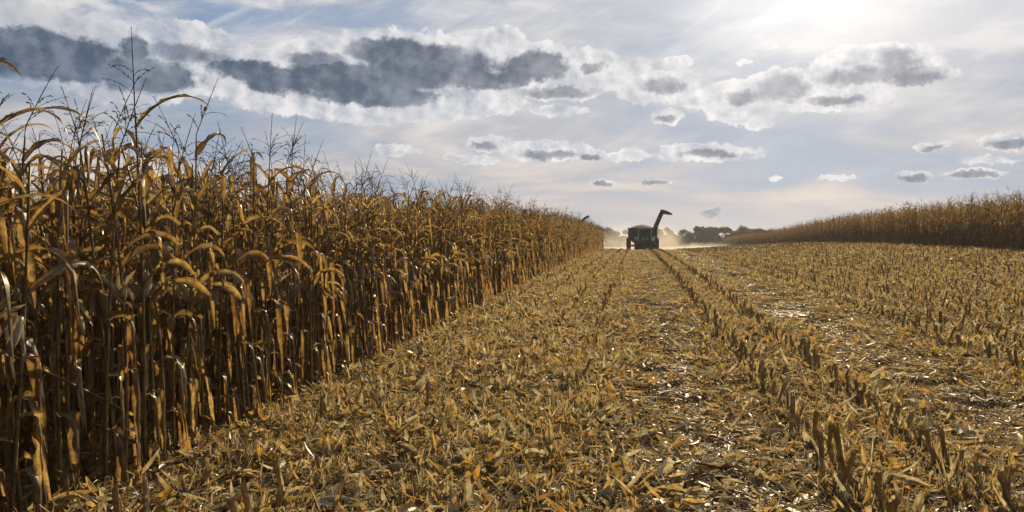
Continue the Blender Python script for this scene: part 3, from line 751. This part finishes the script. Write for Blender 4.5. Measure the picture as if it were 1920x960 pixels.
for s in (-1, 1):
    wheel(tr, s*1.02, -1.9, .78, .48, 'front_wheel'); wheel(tr, s*1.15, .9, .98, .52, 'rear_wheel')
    b = MB(); n = 10
    arc = [(.9+1.1*math.cos(R(20+i*14)), .98+1.1*math.sin(R(20+i*14))) for i in range(n)]
    arc += [(.9+1.04*math.cos(R(20+i*14)), .98+1.04*math.sin(R(20+i*14))) for i in range(n-1, -1, -1)]
    b.prism(arc, min(s*.88, s*1.42), max(s*.88, s*1.42), 'x'); fixn(b.obj('fender', M['green'], tr))
    b = MB(); b.tube([(s*.92, -.3, 2.5), (s*1.3, -.45, 2.55)], .025, 6); b.box((s*1.36, -.46, 2.5), (.1, .03, .2)); fixn(b.obj('mirror', M['black'], tr))
    b = MB(); arc = [(-1.9+.9*math.cos(R(35+i*12)), .78+.9*math.sin(R(35+i*12))) for i in range(9)]+[(-1.9+.86*math.cos(R(35+i*12)), .78+.86*math.sin(R(35+i*12))) for i in range(8, -1, -1)]
    b.prism(arc, min(s*.8, s*1.26), max(s*.8, s*1.26), 'x'); fixn(b.obj('front_fender', M['black'], tr))

CX, CY = 1.12, 116.5
ct = empty('grain_cart', (CX, CY, gz(CX, CY))); tag(ct, 'brown grain cart heaped with shelled corn, unloading auger raised to the right', 'grain cart')
hb = MB()
top = [(-2.05, -2.9), (2.0, -2.9), (2.0, 2.9), (-2.05, 2.9)]; mid = top; bot = [(-.7, -1.6), (.7, -1.6), (.7, 1.6), (-.7, 1.6)]
V = [(x, y, 3.36) for x, y in top]+[(x, y, 1.95) for x, y in mid]+[(x, y, .95) for x, y in bot]
F = [(0, 4, 5, 1), (1, 5, 6, 2), (2, 6, 7, 3), (3, 7, 4, 0), (4, 8, 9, 5), (5, 9, 10, 6), (6, 10, 11, 7), (7, 11, 8, 4), (8, 11, 10, 9), (0, 1, 2, 3)]
hb.add(V, F); ho = hb.obj('hopper', M['rust'], ct); fixn(ho)
for i in range(7):
    b = MB(); xx = -1.95+i*.64; b.box((xx, -2.94, 2.66), (.045, .04, .7)); b.obj('rib', M['rust'], ho)
b = MB(); b.box((0, -2.93, 3.38), (2.08, .06, .06)); b.box((0, 2.93, 3.38), (2.08, .06, .06)); b.box((-2.07, 0, 3.38), (.05, 2.86, .06)); b.box((2.02, 0, 3.38), (.05, 2.86, .06)); b.obj('top_rail', M['rust'], ho)
gm = MB(); n = 18; V = []; rg = random.Random(3)
for j in range(n+1):
    for i in range(n+1):
        u, v = i/n*2-1, j/n*2-1; d = math.hypot(u*1.05+.05, v)
        V.append((u*1.97-.02, v*2.8, 3.42+max(0, .55*(1-d**1.6))+rg.uniform(-.012, .012)))
gm.add(V, [(j*(n+1)+i, j*(n+1)+i+1, (j+1)*(n+1)+i+1, (j+1)*(n+1)+i) for j in range(n) for i in range(n)]); gm.obj('grain_load', M['grain'], ct, True)
for s in (-1, 1): wheel(ct, s*1.98, .3, 1.0, .62, 'wheel')
b = MB(); b.box((0, .3, .95), (1.75, .12, .12)); b.obj('axle', M['rust'], ct)
b = MB(); b.tube([(0, -1.6, 1.0), (0, -3.0, .75), (0, -4.6, .6)], .11, 8); b.obj('drawbar', M['rust'], ct)
au = MB(); au.tube([(1.15, -3.1, 1.0), (1.32, -3.1, 2.4), (1.80, -3.1, 3.75), (2.60, -3.1, 5.6)], [.33, .31, .30, .30], 14); auo = au.obj('auger_tube', M['rust'], ct, True); fixn(auo)
b = MB(); b.prism([(2.32, 5.35), (2.42, 5.94), (2.60, 5.98), (3.25, 5.80), (4.00, 5.40), (4.04, 5.24), (3.75, 5.21), (2.78, 5.34)], -3.36, -2.84); sp_ = bevel(b.obj('spout', M['rust'], auo), .03)
b = MB(); b.tube([(1.78, -3.1, 3.72), (1.84, -3.1, 3.84)], .35, 14); b.tube([(2.20, -3.1, 4.69), (2.25, -3.1, 4.80)], .335, 14); fixn(b.obj('flange', M['steel'], auo))
b = MB(); b.tube([(1.3, -3.45, 2.6), (1.75, -3.42, 3.7)], .05, 8); b.obj('hydraulic_ram', M['steel'], auo)
b = MB(); b.box((1.62, -3.05, 2.3), (.36, .25, .95)); bevel(b.obj('auger_mount', M['rust'], ct), .04)

HX, HY = -9.6, 96.0
hv = empty('combine_harvester', (HX, HY, gz(HX, HY))); tag(hv, 'combine hidden behind the standing corn, only its auger tip showing', 'combine harvester')
b = MB(); b.prism([(-1.6, .9), (-1.2, .7), (3.6, .9), (3.9, 2.4), (3.2, 2.9), (-1.2, 2.9), (-1.6, 2.4)], -1.35, 1.35, 'x'); bd = bevel(b.obj('body', M['green'], hv), .08)
b = MB(); b.prism([(-.6, 2.9), (2.4, 2.9), (2.7, 3.45), (-.9, 3.45)], -1.25, 1.25, 'x'); bevel(b.obj('grain_tank', M['dkgreen'], hv), .04)
b = MB(); b.prism([(-2.6, 1.6), (-1.2, 1.6), (-1.2, 3.2), (-2.35, 3.2)], -.85, .85, 'x'); cb_ = bevel(b.obj('cab', M['glass'], hv), .05)
b = MB(); b.box((0, -1.8, 3.27), (.98, .8, .07)); bevel(b.obj('roof', M['green'], cb_), .03)
b = MB(); b.prism([(-4.6, .25), (-3.4, .25), (-3.2, .55), (-3.4, 1.2), (-4.0, 1.2)], -2.9, 2.9, 'x'); bevel(b.obj('header', M['green'], hv), .04)
b = MB(); b.prism([(-3.4, .5), (-1.3, 1.0), (-1.3, 1.6), (-3.4, 1.1)], -.6, .6, 'x'); bevel(b.obj('feeder_house', M['dkgreen'], hv), .03)
for s in (-1, 1): wheel(hv, s*1.55, -.6, .95, .65, 'front_wheel'); wheel(hv, s*1.3, 3.0, .62, .42, 'rear_wheel')
b = MB(); b.tube([(1.3, .2, 2.35), (3.0, -.1, 3.35), (4.02, -.3, 4.12)], [.17, .15, .14], 12); b.tube([(4.02, -.3, 4.12), (4.28, -.3, 4.10)], [.16, .13], 10); fixn(b.obj('unloading_auger', M['rust'], hv, True))

# ------------------------------------------------------------------ far shed and trees
def far(px, Yd): return (px-1190)/FPX*Yd*1.0
sx = far(1278, 300)
sh = empty('farm_shed', (sx, 300, gz(sx, 300)-.1)); tag(sh, 'low shed with a long dark green roof half hidden by dust', 'shed')
b = MB(); b.box((0, 0, 1.4), (3.6, 3, 1.4)); w_ = b.obj('wall', M['boards'], sh)
b = MB(); b.box((1.2, -3.03, 1.1), (.9, .03, 1.1)); b.obj('door', M['dkgreen'], w_)
b = MB(); b.prism([(-3.4, 2.8), (3.4, 2.8), (0, 4.1)], -3.9, 3.9, 'x'); fixn(b.obj('roof', M['tin'], sh))
def tree_meshes(seed, H, W, bare=0.0):
    rs = random.Random(seed); tm = MB(); th = H*.5
    tm.tube([(0, 0, -.3), (rs.uniform(-.1, .1), 0, th*.5), (rs.uniform(-.3, .3), rs.uniform(-.3, .3), th)], [H*.028, H*.022, H*.014], 7)
    lobes = []
    for i in range(rs.randint(9, 13)):
        a = rs.uniform(0, 6.28); d = W*.5*math.sqrt(rs.random())*.75; z = H*rs.uniform(.30, .84)
        d *= 1.0 if z < H*.65 else .6
        lobes.append((Vector((math.cos(a)*d, math.sin(a)*d, z)), H*rs.uniform(.12, .20)))
        tm.tube([(0, 0, th*rs.uniform(.3, .9)), tuple(lobes[-1][0]*.6+Vector((0, 0, H*.12))), tuple(lobes[-1][0])], [H*.010, H*.006, H*.003], 5)
    cm = MB()
    for c, r_ in lobes:
        for k in range(int(190*(1-bare))):
            q = Vector((rs.gauss(0, 1), rs.gauss(0, 1), rs.gauss(0, 1))).normalized()*r_*rs.uniform(.35, 1.12); q.z *= .85
            p = c+q; n = Vector((rs.gauss(0, 1), rs.gauss(0, 1), rs.gauss(0, 1))).normalized(); a = n.cross(Vector((.3, .2, .9))).normalized(); b = n.cross(a); s = rs.uniform(.12, .30)
            cm.add([tuple(p-a*s-b*s*.6), tuple(p+a*s-b*s*.3), tuple(p+a*s*.7+b*s), tuple(p-a*s*.6+b*s*.7)], [(0, 1, 2, 3)])
    return tm.mesh('trunk', M['bark']), cm.mesh('crown', M['foliage'])
TM = [tree_meshes(50+i, 8.0, 9.5+i % 3) for i in range(5)]
TR = [  # image x of the crown, distance, top row, label
    (1096, 330, 431, 'small tree just right of the corn corner, veiled by dust'), (1128, 320, 425, 'round tree paled by dust left of the grain cart'), (1147, 330, 427, 'pale tree seen through dust midway to the grain cart'),
    (1158, 345, 433, 'low pale tree in dust near the grain cart'), (1180, 330, 428, 'dust veiled tree directly behind the grain cart'), (1205, 350, 432, None), (1226, 330, 428, 'tree behind the raised auger base'),
    (1240, 325, 426, 'tree just right of the raised auger'), (1254, 335, 432, 'tree whose crown slopes down towards the gap left of the shed'), (1280, 330, 429, 'small tree rising behind the green shed roof'),
    (1303, 320, 424, 'tall dark tree right of the shed'), (1320, 325, 425, None), (1334, 340, 428, None), (1311, 332, 427, None), (1328, 318, 426, None), (1388, 326, 426, None), (1346, 318, 425, 'dark tree left of the small bright gap'),
    (1368, 330, 428, 'tree right of the small bright gap'), (1381, 320, 424, 'tallest dark tree just before the far corn begins'), (1395, 335, 428, None), (1408, 330, 428, 'tree rising behind the start of the far corn'), (1422, 335, 430, 'last tree visible above the far corn'), (1438, 345, 434, None)]
for i, (px, Yd, ty, lab) in enumerate(TR):
    q = random.Random(i+60); x = far(px, Yd); z = gz(x, Yd); Ht = CAMZ+(455-ty)/FPX*Yd-z; s = Ht/7.7
    t = empty('broadleaf_tree', (x, Yd, z-.1), q.uniform(0, 6.28)); t.scale = (s*q.uniform(.95, 1.15), s*q.uniform(.95, 1.15), s)
    tag(t, lab or 'dark rounded tree in the far treeline among its like', 'tree', 'trees of the far treeline')
    for nm, me in zip(('trunk', 'crown'), TM[i % 5]):
        o = bpy.data.objects.new(nm, me); o.parent = t; scn.collection.objects.link(o)
# low scrub under the treeline
mb = MB(); q = random.Random(8)
for i in range(16000):
    x = q.uniform(-40, 75); y = 322+q.uniform(-6, 14); z = gz(x, y)+abs(q.gauss(0, 1))*1.3; p = Vector((x, y, z))
    n = Vector((q.gauss(0, 1), q.gauss(0, 1), q.gauss(0, 1))).normalized(); a = n.cross(Vector((.3, .2, .9))).normalized(); b = n.cross(a); s = q.uniform(.15, .4)
    mb.add([tuple(p-a*s-b*s), tuple(p+a*s-b*s*.6), tuple(p+a*s*.7+b*s), tuple(p-a*s+b*s*.7)], [(0, 1, 2, 3)])
tag(mb.obj('scrub', M['foliage']), 'low dark scrub along the foot of the far treeline', 'scrub', kind='stuff')

# ------------------------------------------------------------------ dust and haze
def volbox(name, lo, hi, mat):
    mb = MB(); c = [(a+b)/2 for a, b in zip(lo, hi)]; h = [(b-a)/2 for a, b in zip(lo, hi)]
    mb.box((0, 0, 0), h); o = mb.obj(name, mat); o.location = c; fixn(o); return o
m, g = newmat('dust_air'); tc = g.n('ShaderNodeTexCoord'); Pn = tc.outputs['Object']
DL = [(-8, 0, -3.2, 9, 12, 3.2, .6), (-3, 8, -2.2, 7, 12, 4.6, .5), (3.4, 4, -2.5, 3.8, 14, 4.2, .8), (10, 10, -3.6, 9, 16, 2.0, 1.0), (-1, 2, -3, 8, 14, 3.6, .7)]
o_ = None; wn = g.noise(Pn, .35, 4, .6, out=1)
Pq = g.v('ADD', Pn, g.v('MULTIPLY', g.v('SUBTRACT', wn, (.5, .5, .5)), (5, 5, 3)))
for (x, y, z, rx, ry, rz_, k) in DL:
    a = g.v('MULTIPLY_ADD', Pq, (1/rx, 1/ry, 1/rz_), (-x/rx, -y/ry, -z/rz_)); d = g.v('DOT_PRODUCT', a, a, out=1)
    f = g.m('MULTIPLY', g.mr(d, 1.0, .0), k); o_ = f if o_ is None else g.m('MAXIMUM', o_, f)
nz = g.noise(Pn, .5, 4, .6)
dens = g.m('MULTIPLY', g.m('MULTIPLY', o_, g.mr(nz, .3, .65, .25, 1.3)), .062)
pv = g.n('ShaderNodeVolumePrincipled'); pv.inputs['Color'].default_value = (.84, .73, .56, 1); pv.inputs['Anisotropy'].default_value = .45; g.put(pv.inputs['Density'], dens)
o = g.n('ShaderNodeOutputMaterial'); g.nt.links.new(pv.outputs[0], o.inputs['Volume'])
dz_ = volbox('dust_cloud', (-22, 121, -1), (26, 158.5, 8), m); tag(dz_, 'pale dust cloud hanging behind and beside the tractor', 'dust', kind='stuff')
m, g = newmat('haze_air'); pv = g.n('ShaderNodeVolumePrincipled'); pv.inputs['Color'].default_value = (.92, .90, .90, 1); pv.inputs['Density'].default_value = .0003; pv.inputs['Anisotropy'].default_value = .35
o = g.n('ShaderNodeOutputMaterial'); g.nt.links.new(pv.outputs[0], o.inputs['Volume'])
hz = volbox('haze', (-1620, -1620, -1.2), (1620, 1620, 14), m); tag(hz, 'thin pale haze over the whole field', 'haze', kind='stuff')
